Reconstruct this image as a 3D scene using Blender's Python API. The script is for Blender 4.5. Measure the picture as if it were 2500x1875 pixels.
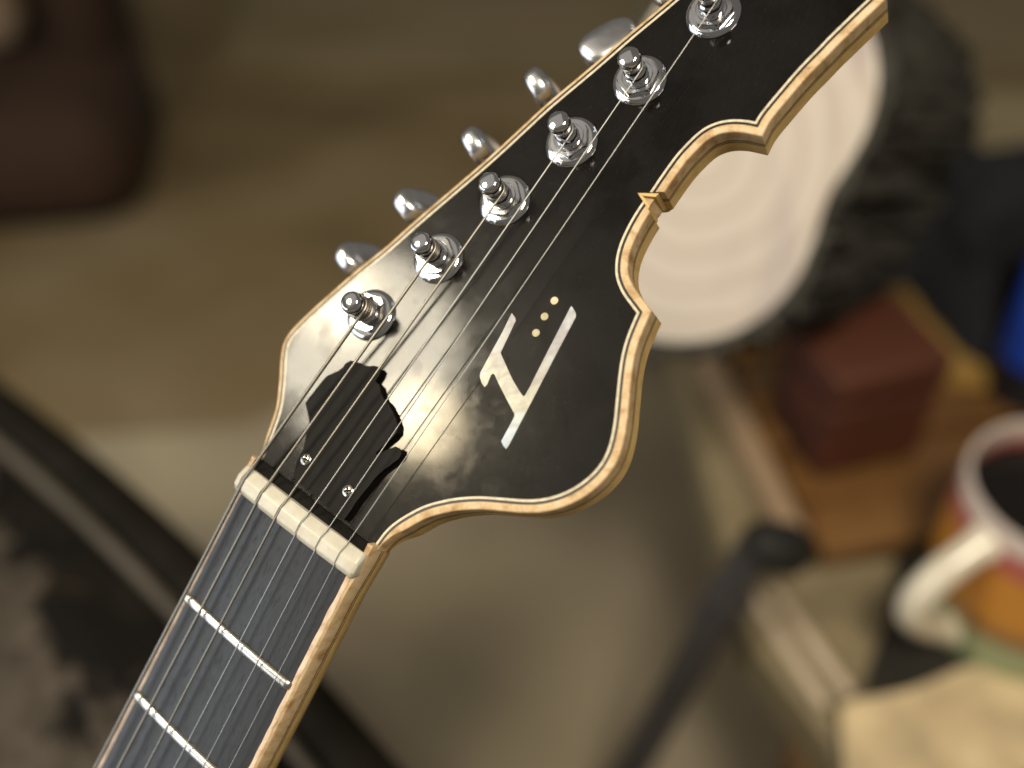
import bpy, bmesh, math, random
from mathutils import Vector, Matrix, noise

random.seed(7)
for o in list(bpy.data.objects):
    bpy.data.objects.remove(o)
scene = bpy.context.scene
COL = scene.collection
R = math.radians

# ------------------------------------------------------------------ camera
cam_data = bpy.data.cameras.new("camera")
cam = bpy.data.objects.new("camera", cam_data)
COL.objects.link(cam)
scene.camera = cam
cam.location = (0.0, 0.0, 1.0)
cam.rotation_euler = (R(90 - 42.0), 0, 0)
cam_data.sensor_width = 36.0
cam_data.lens = 37.44
cam_data.clip_start = 0.02
cam_data.clip_end = 60
cam_data.dof.use_dof = True
cam_data.dof.focus_distance = 0.289
cam_data.dof.aperture_fstop = 3.2

# ------------------------------------------------------------------ light of the room
world = bpy.data.worlds.new("World")
scene.world = world
world.use_nodes = True
wbg = world.node_tree.nodes["Background"]
wbg.inputs[0].default_value = (1.0, 0.93, 0.82, 1)
wbg.inputs[1].default_value = 0.13


def area(name, loc, target, size, power, color, shape='DISK', size_y=None):
    ld = bpy.data.lights.new(name, 'AREA')
    ld.shape = shape
    ld.size = size
    if size_y:
        ld.size_y = size_y
    ld.energy = power
    ld.color = color
    ob = bpy.data.objects.new(name, ld)
    ob.location = loc
    d = Vector(target) - Vector(loc)
    ob.rotation_euler = d.to_track_quat('-Z', 'Y').to_euler()
    COL.objects.link(ob)
    return ob


HEAD_C = (0.0, 0.24, 0.82)
area("warm_lamp", (-0.90, 0.105, 1.62), (-0.03, 0.235, 0.81), 0.27, 4.8, (1.0, 0.90, 0.70))
area("warm_bulb", (-0.905, 0.165, 1.625), (-0.04, 0.235, 0.81), 0.10, 1.0, (1.0, 0.84, 0.56))
area("warm_bulb_low", (-0.895, -0.030, 1.66), (-0.03, 0.21, 0.80), 0.115, 1.5, (1.0, 0.82, 0.52))
area("cool_window", (-1.30, 0.00, 0.84), (-0.05, 0.2, 0.78), 1.1, 7.6, (0.84, 0.91, 1.0), 'RECTANGLE', 0.85)
area("ceiling_bounce", (-1.15, 0.15, 2.35), (0.0, 0.25, 0.8), 1.5, 1.7, (1.0, 0.93, 0.82), 'RECTANGLE', 1.5)
area("ceiling_lamp", (0.08, -0.62, 2.4), (0.05, 0.5, 0.5), 0.45, 35.0, (1.0, 0.88, 0.70))

scene.view_settings.view_transform = 'Standard'
scene.view_settings.look = 'None'
scene.view_settings.exposure = 0.0
scene.view_settings.gamma = 1.0
scene.view_settings.use_curve_mapping = False
scene.cycles.use_denoising = True
scene.cycles.max_bounces = 8
scene.cycles.filter_width = 1.6
scene.cycles.caustics_reflective = False
scene.cycles.caustics_refractive = False
scene.cycles.sample_clamp_indirect = 6.0

# ------------------------------------------------------------------ traced plan of the headstock, millimetres, origin at the nut
EDGE=[[25.33,10.24],[25.39,11.0],[25.45,11.77],[25.51,12.56],[25.58,13.35],[25.65,14.15],[25.75,14.94],[25.88,15.71],[26.06,16.45],[26.28,17.18],[26.53,17.92],[26.83,18.65],[27.16,19.39],[27.52,20.14],[27.91,20.89],[28.31,21.63],[28.72,22.36],[29.13,23.07],[29.55,23.76],[29.97,24.44],[30.4,25.09],[30.84,25.72],[31.31,26.34],[31.8,26.95],[32.33,27.56],[32.9,28.18],[33.49,28.79],[34.1,29.39],[34.69,29.96],[35.28,30.52],[35.87,31.07],[36.48,31.61],[37.1,32.14],[37.73,32.66],[38.39,33.17],[39.05,33.67],[39.73,34.16],[40.4,34.64],[41.08,35.11],[41.75,35.56],[42.43,36.0],[43.13,36.44],[43.85,36.86],[44.57,37.27],[45.3,37.66],[46.05,38.06],[46.83,38.46],[47.64,38.88],[48.48,39.31],[49.35,39.75],[50.26,40.21],[51.18,40.68],[52.09,41.14],[52.96,41.6],[53.8,42.06],[54.59,42.51],[55.34,42.96],[56.03,43.4],[56.69,43.85],[57.34,44.31],[58.0,44.82],[58.65,45.34],[59.28,45.9],[59.92,46.5],[60.56,47.16],[61.2,47.86],[61.79,48.56],[62.33,49.25],[62.84,49.93],[63.32,50.63],[63.79,51.38],[64.27,52.19],[64.73,53.04],[65.14,53.91],[65.52,54.77],[65.85,55.64],[66.16,56.53],[66.43,57.46],[66.67,58.42],[66.87,59.4],[67.02,60.39],[67.11,61.38],[67.13,62.38],[67.09,63.39],[66.99,64.39],[66.84,65.36],[66.64,66.28],[66.4,67.15],[66.14,68.0],[65.85,68.86],[65.52,69.75],[65.17,70.65],[64.79,71.53],[64.41,72.4],[64.0,73.27],[63.58,74.14],[63.15,74.99],[62.72,75.82],[62.27,76.69],[61.8,77.57],[61.34,78.46],[60.88,79.35],[60.41,80.23],[59.95,81.12],[59.49,82.01],[59.05,82.87],[58.62,83.71],[58.21,84.54],[57.83,85.34],[57.46,86.11],[57.12,86.87],[56.78,87.64],[56.46,88.45],[56.14,89.27],[55.85,90.1],[55.58,90.93],[55.32,91.79],[55.08,92.68],[54.87,93.57],[54.67,94.48],[54.49,95.4],[54.32,96.34],[54.16,97.27],[54.01,98.21],[53.87,99.16],[53.65,100.63],[52.37,101.15],[51.57,101.48],[50.76,101.81],[49.92,102.15],[49.04,102.5],[48.18,102.87],[47.37,103.25],[46.63,103.64],[45.95,104.04],[45.29,104.48],[44.66,104.94],[44.05,105.42],[43.49,105.92],[42.98,106.44],[42.51,106.99],[42.07,107.57],[41.65,108.21],[41.25,108.88],[40.87,109.57],[40.52,110.29],[40.2,111.01],[39.91,111.75],[39.65,112.51],[39.41,113.28],[39.21,114.1],[39.03,114.95],[38.87,115.84],[38.74,116.73],[38.62,117.6],[38.53,118.47],[38.45,119.35],[38.38,120.24],[38.33,121.14],[38.29,122.05],[38.28,122.96],[38.29,123.88],[38.32,124.82],[38.37,125.77],[38.43,126.71],[38.5,127.66],[38.57,128.62],[38.64,129.58],[38.69,130.52],[38.73,131.44],[38.76,132.32],[38.78,133.19],[38.81,134.02],[38.85,134.85],[38.89,135.66],[38.94,136.48],[38.99,137.32],[39.05,138.2],[39.12,139.13],[39.2,140.08],[39.29,141.02],[39.41,141.92],[39.55,142.78],[39.71,143.61],[39.88,144.42],[40.07,145.23],[40.26,146.03],[40.45,146.81],[40.65,147.57],[40.88,148.31],[41.13,149.03],[41.4,149.72],[41.71,150.39],[42.08,151.07],[42.54,151.76],[43.09,152.45],[43.69,153.11],[44.34,153.72],[45.04,154.27],[45.75,154.76],[46.46,155.18],[47.17,155.55],[47.9,155.88],[48.65,156.18],[49.44,156.46],[50.24,156.7],[51.06,156.91],[51.89,157.09],[53.54,157.41],[53.38,158.95],[53.35,159.68],[53.36,160.43],[53.42,161.24],[53.51,162.11],[53.62,163.02],[53.74,163.94],[53.88,164.86],[54.02,165.8],[54.17,166.75],[54.32,167.7],[54.46,168.64],[54.6,169.57],[54.74,170.49],[54.89,171.4],[55.03,172.3],[55.18,173.16],[55.33,174.0],[55.48,174.83],[55.64,175.66],[55.81,176.49],[56.0,177.34],[56.21,178.23],[56.43,179.13],[56.67,180.05],[56.9,180.96],[57.12,181.86],[57.32,182.74],[57.51,183.6],[57.69,184.45],[57.87,185.3],[58.07,186.15],[58.29,187.01],[58.52,187.89],[58.77,188.79],[59.02,189.68],[59.26,190.59],[59.51,191.49],[59.75,192.39],[59.99,193.28],[60.23,194.17],[60.48,195.07],[60.74,195.98],[61.0,196.89],[61.26,197.79],[61.5,198.63],[61.73,199.42],[61.92,200.14],[62.09,200.79],[62.24,201.39],[61.54,202.16],[60.84,202.93],[60.13,203.7],[59.37,204.46],[58.57,205.21],[57.72,205.93],[56.86,206.6],[55.97,207.24],[55.05,207.87],[54.08,208.49],[53.07,209.09],[52.01,209.67],[50.94,210.19],[49.88,210.66],[48.84,211.08],[47.81,211.45],[46.77,211.79],[45.71,212.1],[44.62,212.4],[43.51,212.66],[42.4,212.88],[41.27,213.06],[40.14,213.2],[39.0,213.29],[37.84,213.33],[36.66,213.32],[35.46,213.27],[34.25,213.18],[33.04,213.05],[31.84,212.88],[30.68,212.68],[29.56,212.43],[28.47,212.15],[27.4,211.81],[26.34,211.41],[25.29,210.95],[24.28,210.43],[23.34,209.85],[22.46,209.21],[21.67,208.5],[20.96,207.73],[20.35,206.91],[19.85,206.02],[19.45,205.08],[19.14,204.09],[18.89,203.04],[18.67,201.95],[18.47,200.84],[18.26,199.72],[18.02,198.6],[17.75,197.48],[17.43,196.35],[17.09,195.22],[16.73,194.07],[16.36,192.91],[15.98,191.76],[15.6,190.63],[15.23,189.52],[14.87,188.42],[14.5,187.33],[14.15,186.26],[13.8,185.2],[13.45,184.16],[13.1,183.12],[12.73,182.04],[12.33,180.93],[11.93,179.82],[11.53,178.76],[11.14,177.73],[10.74,176.71],[10.33,175.65],[9.9,174.57],[9.46,173.45],[9.02,172.33],[8.57,171.2],[8.13,170.08],[7.7,168.97],[7.28,167.88],[6.88,166.8],[6.48,165.73],[6.09,164.68],[5.72,163.63],[5.35,162.61],[4.99,161.58],[4.63,160.55],[4.26,159.5],[3.87,158.43],[3.48,157.33],[3.07,156.21],[2.66,155.11],[2.27,154.04],[1.87,152.99],[1.46,151.93],[1.04,150.84],[0.61,149.72],[0.18,148.59],[-0.27,147.44],[-0.71,146.31],[-1.14,145.19],[-1.56,144.09],[-1.97,143.03],[-2.35,142.02],[-2.72,141.04],[-3.08,140.07],[-3.45,139.05],[-3.82,138.0],[-4.17,136.97],[-4.48,136.02],[-4.77,135.11],[-5.05,134.18],[-5.36,133.17],[-5.68,132.15],[-5.99,131.17],[-6.28,130.25],[-6.56,129.35],[-6.85,128.43],[-7.14,127.47],[-7.45,126.48],[-7.78,125.44],[-8.12,124.37],[-8.47,123.25],[-8.85,122.09],[-9.25,120.89],[-9.66,119.66],[-10.08,118.43],[-10.49,117.25],[-10.87,116.15],[-11.25,115.09],[-11.63,114.04],[-12.03,112.95],[-12.44,111.83],[-12.86,110.68],[-13.3,109.5],[-13.75,108.31],[-14.2,107.1],[-14.65,105.88],[-15.11,104.67],[-15.56,103.46],[-16.01,102.26],[-16.45,101.08],[-16.88,99.93],[-17.3,98.8],[-17.7,97.72],[-18.09,96.67],[-18.46,95.66],[-18.84,94.62],[-19.25,93.49],[-19.69,92.26],[-20.14,90.96],[-20.57,89.7],[-20.97,88.52],[-21.34,87.41],[-21.69,86.37],[-22.02,85.38],[-22.35,84.41],[-22.69,83.44],[-23.04,82.46],[-23.42,81.45],[-23.81,80.42],[-24.22,79.4],[-24.64,78.39],[-25.05,77.4],[-25.47,76.42],[-25.89,75.44],[-26.3,74.46],[-26.72,73.45],[-27.14,72.43],[-27.55,71.37],[-27.96,70.3],[-28.37,69.19],[-28.79,68.06],[-29.21,66.9],[-29.62,65.73],[-30.03,64.57],[-30.43,63.44],[-30.81,62.35],[-31.18,61.31],[-31.53,60.29],[-31.89,59.25],[-32.24,58.21],[-32.59,57.19],[-32.9,56.24],[-33.18,55.35],[-33.46,54.46],[-33.74,53.54],[-34.04,52.57],[-34.35,51.55],[-34.65,50.52],[-34.94,49.5],[-35.2,48.5],[-35.44,47.48],[-35.63,46.45],[-35.78,45.43],[-35.84,44.43],[-35.78,43.45],[-35.6,42.46],[-35.28,41.47],[-34.84,40.49],[-34.32,39.52],[-33.74,38.57],[-33.13,37.64],[-32.52,36.73],[-31.93,35.88],[-31.37,35.09],[-30.83,34.32],[-30.29,33.54],[-29.74,32.72],[-29.19,31.87],[-28.62,30.97],[-28.04,30.04],[-27.46,29.08],[-26.9,28.12],[-26.38,27.17],[-25.91,26.24],[-25.51,25.3],[-25.16,24.38],[-24.86,23.48],[-24.59,22.56],[-24.33,21.61],[-24.06,20.59],[-23.78,19.52],[-23.52,18.41],[-23.27,17.3],[-23.03,16.2],[-22.81,15.1],[-22.6,13.99],[-22.39,12.88],[-22.18,11.76]]
COVER=[[-15.96,41.42],[-14.88,42.82],[-13.79,44.22],[-13.02,46.03],[-12.99,47.23],[-12.14,48.59],[-10.76,48.96],[-9.29,49.47],[-7.12,49.7],[-5.86,50.17],[-5.0,50.87],[-3.48,51.32],[-2.45,51.03],[-2.05,49.64],[-2.07,47.57],[-0.26,47.28],[1.45,45.92],[3.19,44.78],[5.26,44.42],[7.31,43.48],[9.78,42.23],[11.54,40.77],[12.36,39.34],[12.07,37.63],[11.28,35.45],[10.64,33.52],[10.18,31.72],[10.52,30.97],[11.43,30.94],[12.22,32.61],[13.51,34.46],[14.72,35.84],[16.13,36.01],[16.97,35.18],[17.11,33.79],[16.27,31.93],[14.98,28.88],[14.08,25.88],[13.73,22.45],[13.28,19.15],[13.06,16.73],[13.12,15.45],[12.96,12.51],[12.66,11.56],[2.86,12.26],[-7.29,12.96],[-7.83,13.66],[-8.65,15.47],[-9.29,17.23],[-9.77,21.25],[-11.13,24.24],[-12.74,28.02],[-13.56,28.93],[-17.22,31.78],[-17.17,33.51],[-16.79,36.05],[-16.45,38.86]]
INLAY=[[21.78,83.42],[23.47,82.79],[24.09,82.06],[24.2,80.88],[25.31,72.8],[25.74,72.32],[29.6,69.97],[32.59,68.14],[35.45,66.77],[37.42,65.98],[37.94,65.88],[38.09,66.36],[37.97,68.89],[37.38,74.29],[36.85,79.64],[35.72,91.59],[35.65,93.03],[36.48,92.69],[37.78,91.99],[38.43,91.11],[38.58,89.8],[39.2,81.97],[39.77,75.62],[40.64,66.07],[41.16,59.82],[41.8,53.14],[41.72,51.74],[40.71,51.97],[39.49,52.64],[39.32,52.88],[38.78,60.0],[38.42,60.66],[34.12,62.88],[29.11,65.65],[27.4,66.72],[26.74,66.84],[26.44,66.28],[26.78,64.53],[26.98,63.4],[26.74,62.48],[25.22,63.12],[23.82,64.28],[23.34,65.25],[22.9,70.95],[22.48,77.47]]
DOTS=[[30.61,92.02],[30.64,87.02],[31.07,82.07]]
SCREWS=[[-7.15,18.93],[9.52,18.75]]
POSTS=[[-15.79,62.79],[-7.02,86.43],[1.19,109.68],[9.27,132.75],[16.97,156.34],[25.09,181.44]]
NOTCH=[[34.26,128.12],[40.03,131.12],[40.63,124.85]]
SLOTS=[-19.58,-11.97,-3.98,4.15,11.8,18.96]
SBOT=[[-21.57,95.64],[-14.14,89.96],[-5.5,83.36],[3.07,76.82],[11.27,70.55],[18.76,64.83]]
BTN=[[-25.1,13.77],[-26.53,13.15],[-26.44,14.53],[-26.98,15.37],[-25.16,13.23]]
# ------------------------------------------------------------------ materials
def nodes_of(m):
    m.use_nodes = True
    nt = m.node_tree
    return nt, nt.nodes["Principled BSDF"]


def ramp(nt, fac, stops, interp='LINEAR'):
    r = nt.nodes.new("ShaderNodeValToRGB")
    r.color_ramp.interpolation = interp
    el = r.color_ramp.elements
    while len(el) < len(stops):
        el.new(0.5)
    for e, (p, c) in zip(el, stops):
        e.position = p
        e.color = (c[0], c[1], c[2], 1) if not isinstance(c, (int, float)) else (c, c, c, 1)
    nt.links.new(fac, r.inputs[0])
    return r.outputs[0]


def coords(nt, scale=(1, 1, 1), rot=(0, 0, 0)):
    tc = nt.nodes.new("ShaderNodeTexCoord")
    mp = nt.nodes.new("ShaderNodeMapping")
    mp.inputs["Scale"].default_value = scale
    mp.inputs["Rotation"].default_value = rot
    nt.links.new(tc.outputs["Object"], mp.inputs[0])
    return mp.outputs[0]


def ntex(nt, vec, scale, detail=4, rough=0.55, dist=0.0):
    n = nt.nodes.new("ShaderNodeTexNoise")
    n.inputs["Scale"].default_value = scale
    n.inputs["Detail"].default_value = detail
    n.inputs["Roughness"].default_value = rough
    n.inputs["Distortion"].default_value = dist
    nt.links.new(vec, n.inputs["Vector"])
    return n.outputs["Fac"]


def bump(nt, bs, height, strength, distance):
    b = nt.nodes.new("ShaderNodeBump")
    b.inputs["Strength"].default_value = strength
    b.inputs["Distance"].default_value = distance
    nt.links.new(height, b.inputs["Height"])
    nt.links.new(b.outputs[0], bs.inputs["Normal"])
    return b


def mul(nt, a, b, op='MULTIPLY'):
    m = nt.nodes.new("ShaderNodeMath")
    m.operation = op
    for i, v in enumerate((a, b)):
        if isinstance(v, (int, float)):
            m.inputs[i].default_value = v
        else:
            nt.links.new(v, m.inputs[i])
    return m.outputs[0]


def mixc(nt, fac, a, b):
    m = nt.nodes.new("ShaderNodeMix")
    m.data_type = 'RGBA'
    if isinstance(fac, (int, float)):
        m.inputs[0].default_value = fac
    else:
        nt.links.new(fac, m.inputs[0])
    for sock, v in ((m.inputs[6], a), (m.inputs[7], b)):
        if isinstance(v, tuple):
            sock.default_value = (*v, 1)
        else:
            nt.links.new(v, sock)
    return m.outputs[2]


def plain(name, col, rough=0.5, metal=0.0, spec=0.5, var=0.0, scale=1.0, bumps=0.0, bscale=4.0, bdist=0.001, coat=0.0):
    m = bpy.data.materials.new(name)
    nt, bs = nodes_of(m)
    bs.inputs["Roughness"].default_value = rough
    bs.inputs["Metallic"].default_value = metal
    bs.inputs["Specular IOR Level"].default_value = spec
    bs.inputs["Coat Weight"].default_value = coat
    bs.inputs["Coat Roughness"].default_value = 0.08
    v = coords(nt)
    if var > 0:
        f = ntex(nt, v, scale, 5)
        lo = tuple(c * (1 - var) for c in col)
        hi = tuple(min(1, c * (1 + var)) for c in col)
        nt.links.new(ramp(nt, f, [(0.3, lo), (0.7, hi)]), bs.inputs["Base Color"])
    else:
        bs.inputs["Base Color"].default_value = (*col, 1)
    if bumps > 0:
        bump(nt, bs, ntex(nt, v, bscale, 5), bumps, bdist)
    return m


def wood(name, stops, scale, stretch, rough=0.42, bumps=0.15, bdist=0.0001, fine=1.0, coat=0.0):
    """stops: colour ramp for the slow figure; stretch: mapping scale that lays the grain."""
    m = bpy.data.materials.new(name)
    nt, bs = nodes_of(m)
    v = coords(nt, stretch)
    f = ntex(nt, v, scale, 6, 0.6, 0.4)
    v2 = coords(nt, (1, 1, 1))
    g = ntex(nt, v2, scale * 9, 4, 0.7)
    h = mul(nt, mul(nt, f, 0.78), mul(nt, g, 0.22 * fine), 'ADD')
    nt.links.new(ramp(nt, h, stops), bs.inputs["Base Color"])
    bs.inputs["Roughness"].default_value = rough
    bs.inputs["Coat Weight"].default_value = coat
    bump(nt, bs, g, bumps, bdist)
    return m


MAT = {}
# lacquered ebony face: black, glossy coat worn through in patches over a grainy lower layer, a little dust
m = bpy.data.materials.new("ebony_lacquer")
nt, bs = nodes_of(m)
v = coords(nt)
va = coords(nt, (1.0, 0.22, 1.0), (0, 0, R(14)))
grain = ntex(nt, va, 1.5, 6, 0.65)
patch = ntex(nt, v, 0.05, 3, 0.5, 0.0)
fine = ntex(nt, v, 3.2, 4, 0.6)
dust = ntex(nt, v, 2.2, 2, 0.4)
scr = ntex(nt, coords(nt, (5.0, 0.09, 1.0), (0, 0, R(-32))), 1.2, 2, 0.5)
base = ramp(nt, grain, [(0.3, (0.0022, 0.0018, 0.0014)), (0.75, (0.006, 0.005, 0.004))])
nt.links.new(mixc(nt, ramp(nt, dust, [(0.745, 0.0), (0.775, 0.45)]), base, (0.16, 0.145, 0.12)), bs.inputs["Base Color"])
nt.links.new(ramp(nt, patch, [(0.35, 0.19), (0.65, 0.29)]), bs.inputs["Roughness"])
bump(nt, bs, mul(nt, mul(nt, grain, 0.6), fine, 'ADD'), 0.35, 0.0001)
bs.inputs["Specular IOR Level"].default_value = 0.085
cw = mul(nt, ramp(nt, patch, [(0.36, 0.36), (0.46, 0.60), (0.58, 0.62), (0.66, 0.44)]), ramp(nt, scr, [(0.66, 1.0), (0.74, 0.75)]))
nt.links.new(cw, bs.inputs["Coat Weight"])
smudge = ntex(nt, v, 0.16, 5, 0.65, 0.3)
nt.links.new(ramp(nt, smudge, [(0.42, 0.055), (0.65, 0.125)]), bs.inputs["Coat Roughness"])
MAT['ebony'] = m

m = bpy.data.materials.new("fretboard_ebony")
nt, bs = nodes_of(m)
va = coords(nt, (1.3, 0.07, 1.0))
pores = ntex(nt, va, 1.5, 5, 0.65)
soft = ntex(nt, coords(nt, (1, .3, 1)), 0.18, 3)
nt.links.new(ramp(nt, pores, [(0.33, (0.004, 0.004, 0.004)), (0.43, (0.014, 0.014, 0.014)), (0.8, (0.026, 0.026, 0.026))]), bs.inputs["Base Color"])
nt.links.new(ramp(nt, soft, [(0.3, 0.34), (0.7, 0.42)]), bs.inputs["Roughness"])
bump(nt, bs, ramp(nt, pores, [(0.33, 0.0), (0.42, 1.0)]), 0.3, 0.00012)
MAT['board'] = m

MAT['cover'] = wood("black_cover_wood", [(0.3, (0.006, 0.0056, 0.0052)), (0.7, (0.013, 0.0122, 0.011))], 0.35, (1.2, 0.4, 1), 0.55, 0.15, 0.0001)
MAT['cover'].node_tree.nodes["Principled BSDF"].inputs["Specular IOR Level"].default_value = 0.11
MAT['maple'] = wood("flamed_maple_binding", [(0.34, (0.26, 0.14, 0.055)), (0.45, (0.45, 0.295, 0.14)), (0.56, (0.60, 0.44, 0.25)), (0.70, (0.66, 0.51, 0.33))], 0.22, (1, 1, 0.6), 0.5, 0.2, 0.0001, 1.3, 0.0)
MAT['neckwood'] = wood("maple_neck_wood", [(0.3, (0.44, 0.27, 0.085)), (0.52, (0.64, 0.44, 0.17)), (0.75, (0.72, 0.53, 0.25))], 0.16, (1, 1, 1.6), 0.5, 0.15, 0.0001, 1.2, 0.0)
MAT['white'] = plain("ivory_purfling", (0.62, 0.55, 0.41), 0.45, var=0.25, scale=0.6)
MAT['black'] = plain("black_purfling", (0.008, 0.007, 0.006), 0.35)
MAT['dark_line'] = plain("dark_glue_line", (0.008, 0.0045, 0.002), 0.5, spec=0.2)
MAT['pale_line'] = plain("pale_veneer_line", (0.55, 0.38, 0.17), 0.5, var=0.3, scale=0.4)
MAT['worn'] = wood("worn_pale_binding", [(0.3, (0.30, 0.19, 0.11)), (0.48, (0.62, 0.47, 0.34)), (0.7, (0.80, 0.68, 0.55))], 0.45, (1, .5, 1), 0.55, 0.2, 0.0001)

m = bpy.data.materials.new("mother_of_pearl")
nt, bs = nodes_of(m)
v = coords(nt, (1, 1, 1), (0, 0, R(35)))
w1 = nt.nodes.new("ShaderNodeTexWave")
w1.inputs["Scale"].default_value = 0.07
w1.inputs["Distortion"].default_value = 5.0
w1.inputs["Detail"].default_value = 3.0
w1.inputs["Detail Scale"].default_value = 1.6
nt.links.new(v, w1.inputs["Vector"])
hue = ntex(nt, coords(nt), 0.20, 4, 0.6, 0.9)
sy = nt.nodes.new("ShaderNodeSeparateXYZ")
nt.links.new(coords(nt), sy.inputs[0])
along = mul(nt, mul(nt, mul(nt, sy.outputs[1], -52.0, 'ADD'), 1 / 41.0), mul(nt, mul(nt, hue, -0.5, 'ADD'), 0.7), 'ADD')
c1 = ramp(nt, along, [(0.0, (0.56, 0.68, 0.80)), (0.22, (0.64, 0.70, 0.74)), (0.33, (0.66, 0.65, 0.50)), (0.45, (0.53, 0.51, 0.46)), (0.62, (0.60, 0.62, 0.61)), (0.80, (0.46, 0.44, 0.46)), (1.0, (0.68, 0.71, 0.74))])
c0 = ramp(nt, hue, [(0.32, (0.48, 0.55, 0.60)), (0.42, (0.62, 0.64, 0.62)), (0.5, (0.60, 0.58, 0.48)), (0.58, (0.44, 0.39, 0.37)), (0.68, (0.58, 0.62, 0.58))])
c2 = mixc(nt, ramp(nt, w1.outputs["Fac"], [(0.0, 0.35), (0.3, 0.0)]), c1, (0.36, 0.30, 0.25))
dk = mixc(nt, 0.24, c2, (0.05, 0.05, 0.05))
nt.links.new(dk, bs.inputs["Base Color"])
bs.inputs["Roughness"].default_value = 0.22
bs.inputs["Coat Weight"].default_value = 0.6
bump(nt, bs, w1.outputs["Fac"], 0.10, 0.0002)
MAT['pearl'] = m
MAT['dot'] = plain("pearl_dot", (0.40, 0.36, 0.21), 0.3, var=0.25, scale=0.5, coat=0.4)
MAT['dot_pink'] = plain("pink_pearl_dot", (0.74, 0.55, 0.34), 0.3, var=0.15, scale=0.5, coat=0.4)

MAT['chrome'] = plain("chrome", (0.76, 0.76, 0.78), 0.08, 1.0, bumps=0.02, bscale=0.35, bdist=0.0001)
MAT['chrome_worn'] = plain("brushed_chrome", (0.72, 0.72, 0.73), 0.16, 1.0, var=0.12, scale=0.5, bumps=0.03, bscale=0.8, bdist=0.0001)
MAT['recess_shade'] = plain("recess_shade", (0.012, 0.009, 0.006), 0.7, spec=0.2)
MAT['satin'] = plain("satin_chrome_button", (0.80, 0.80, 0.81), 0.24, 1.0, var=0.08, scale=0.3)
MAT['screw'] = plain("nickel_screw", (0.66, 0.62, 0.55), 0.18, 1.0, bumps=0.15, bscale=2.0, bdist=0.0002)
MAT['string'] = plain("steel_string", (0.46, 0.46, 0.455), 0.45, 1.0)
MAT['wound'] = plain("nickel_wound_string", (0.36, 0.335, 0.29), 0.42, 1.0)
MAT['fret'] = plain("nickel_silver_fret", (0.66, 0.64, 0.59), 0.30, 1.0, bumps=0.10, bscale=1.5, bdist=0.0002)

m = bpy.data.materials.new("bone")
nt, bs = nodes_of(m)
v = coords(nt)
f = ntex(nt, v, 0.25, 4, 0.6)
s = ntex(nt, coords(nt, (1, 2, 2)), 0.7, 5, 0.7)
base = ramp(nt, f, [(0.3, (0.50, 0.47, 0.38)), (0.7, (0.61, 0.59, 0.51))])
nt.links.new(mixc(nt, ramp(nt, s, [(0.66, 0.0), (0.74, 0.6)]), base, (0.18, 0.14, 0.09)), bs.inputs["Base Color"])
bs.inputs["Roughness"].default_value = 0.33
bs.inputs["Subsurface Weight"].default_value = 0.15
bs.inputs["Subsurface Radius"].default_value = (1.0, 0.7, 0.4)
bs.inputs["Subsurface Scale"].default_value = 0.0008
bump(nt, bs, f, 0.1, 0.0003)
MAT['bone'] = m


# ------------------------------------------------------------------ mesh helpers
def link(name, verts, faces, mat, parent=None, smooth=35, edges=()):
    me = bpy.data.meshes.new(name)
    me.from_pydata([tuple(p) for p in verts], list(edges), [tuple(q) for q in faces])
    return finish(name, me, mat, parent, smooth)


def finish(name, me, mat, parent=None, smooth=35):
    bm = bmesh.new()
    bm.from_mesh(me)
    bmesh.ops.recalc_face_normals(bm, faces=bm.faces)
    bm.to_mesh(me)
    bm.free()
    if smooth:
        me.polygons.foreach_set("use_smooth", [True] * len(me.polygons))
        me.set_sharp_from_angle(angle=R(smooth))
    if mat:
        me.materials.append(MAT[mat] if isinstance(mat, str) else mat)
    ob = bpy.data.objects.new(name, me)
    COL.objects.link(ob)
    if parent:
        ob.parent = parent
    return ob


def thing(name, label, cat, loc=(0, 0, 0), rot=(0, 0, 0), group=None):
    o = bpy.data.objects.new(name, None)
    o.empty_display_size = 0.02
    COL.objects.link(o)
    o.location = loc
    o.rotation_euler = rot
    o["label"] = label
    o["category"] = cat
    if group:
        o["group"] = group
    return o


def tag(o, label, cat, group=None):
    o["label"] = label
    o["category"] = cat
    if group:
        o["group"] = group
    return o


def miter(path):
    n = len(path)
    seg = []
    for i in range(n - 1):
        dx, dy = path[i + 1][0] - path[i][0], path[i + 1][1] - path[i][1]
        l = math.hypot(dx, dy) or 1
        seg.append((dy / l, -dx / l))
    out = [seg[0]]
    for i in range(1, n - 1):
        sx, sy = seg[i - 1][0] + seg[i][0], seg[i - 1][1] + seg[i][1]
        l = math.hypot(sx, sy) or 1
        sx, sy = sx / l, sy / l
        k = max(0.45, sx * seg[i][0] + sy * seg[i][1])
        out.append((sx / k, sy / k))
    out.append(seg[-1])
    return out


def taper(path):
    """edging thins to nothing where the headstock runs into the neck"""
    d, out = 0.0, [0.0]
    for a, b in zip(path, path[1:]):
        d += math.hypot(b[0] - a[0], b[1] - a[1])
        out.append(d)
    res = []
    tip = max(range(len(path)), key=lambda i: path[i][1])
    for i, s in enumerate(out):
        t = min(1.0, max(0.0, min(s / 11.0, (d - s) / 8.0)))
        q = min(1.0, max(0.0, (s - out[tip]) / 20.0))
        res.append((0.12 + 0.88 * t * t * (3 - 2 * t)) * (1 - 0.52 * q))     # thinner strip along the tuner side
    return res


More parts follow.
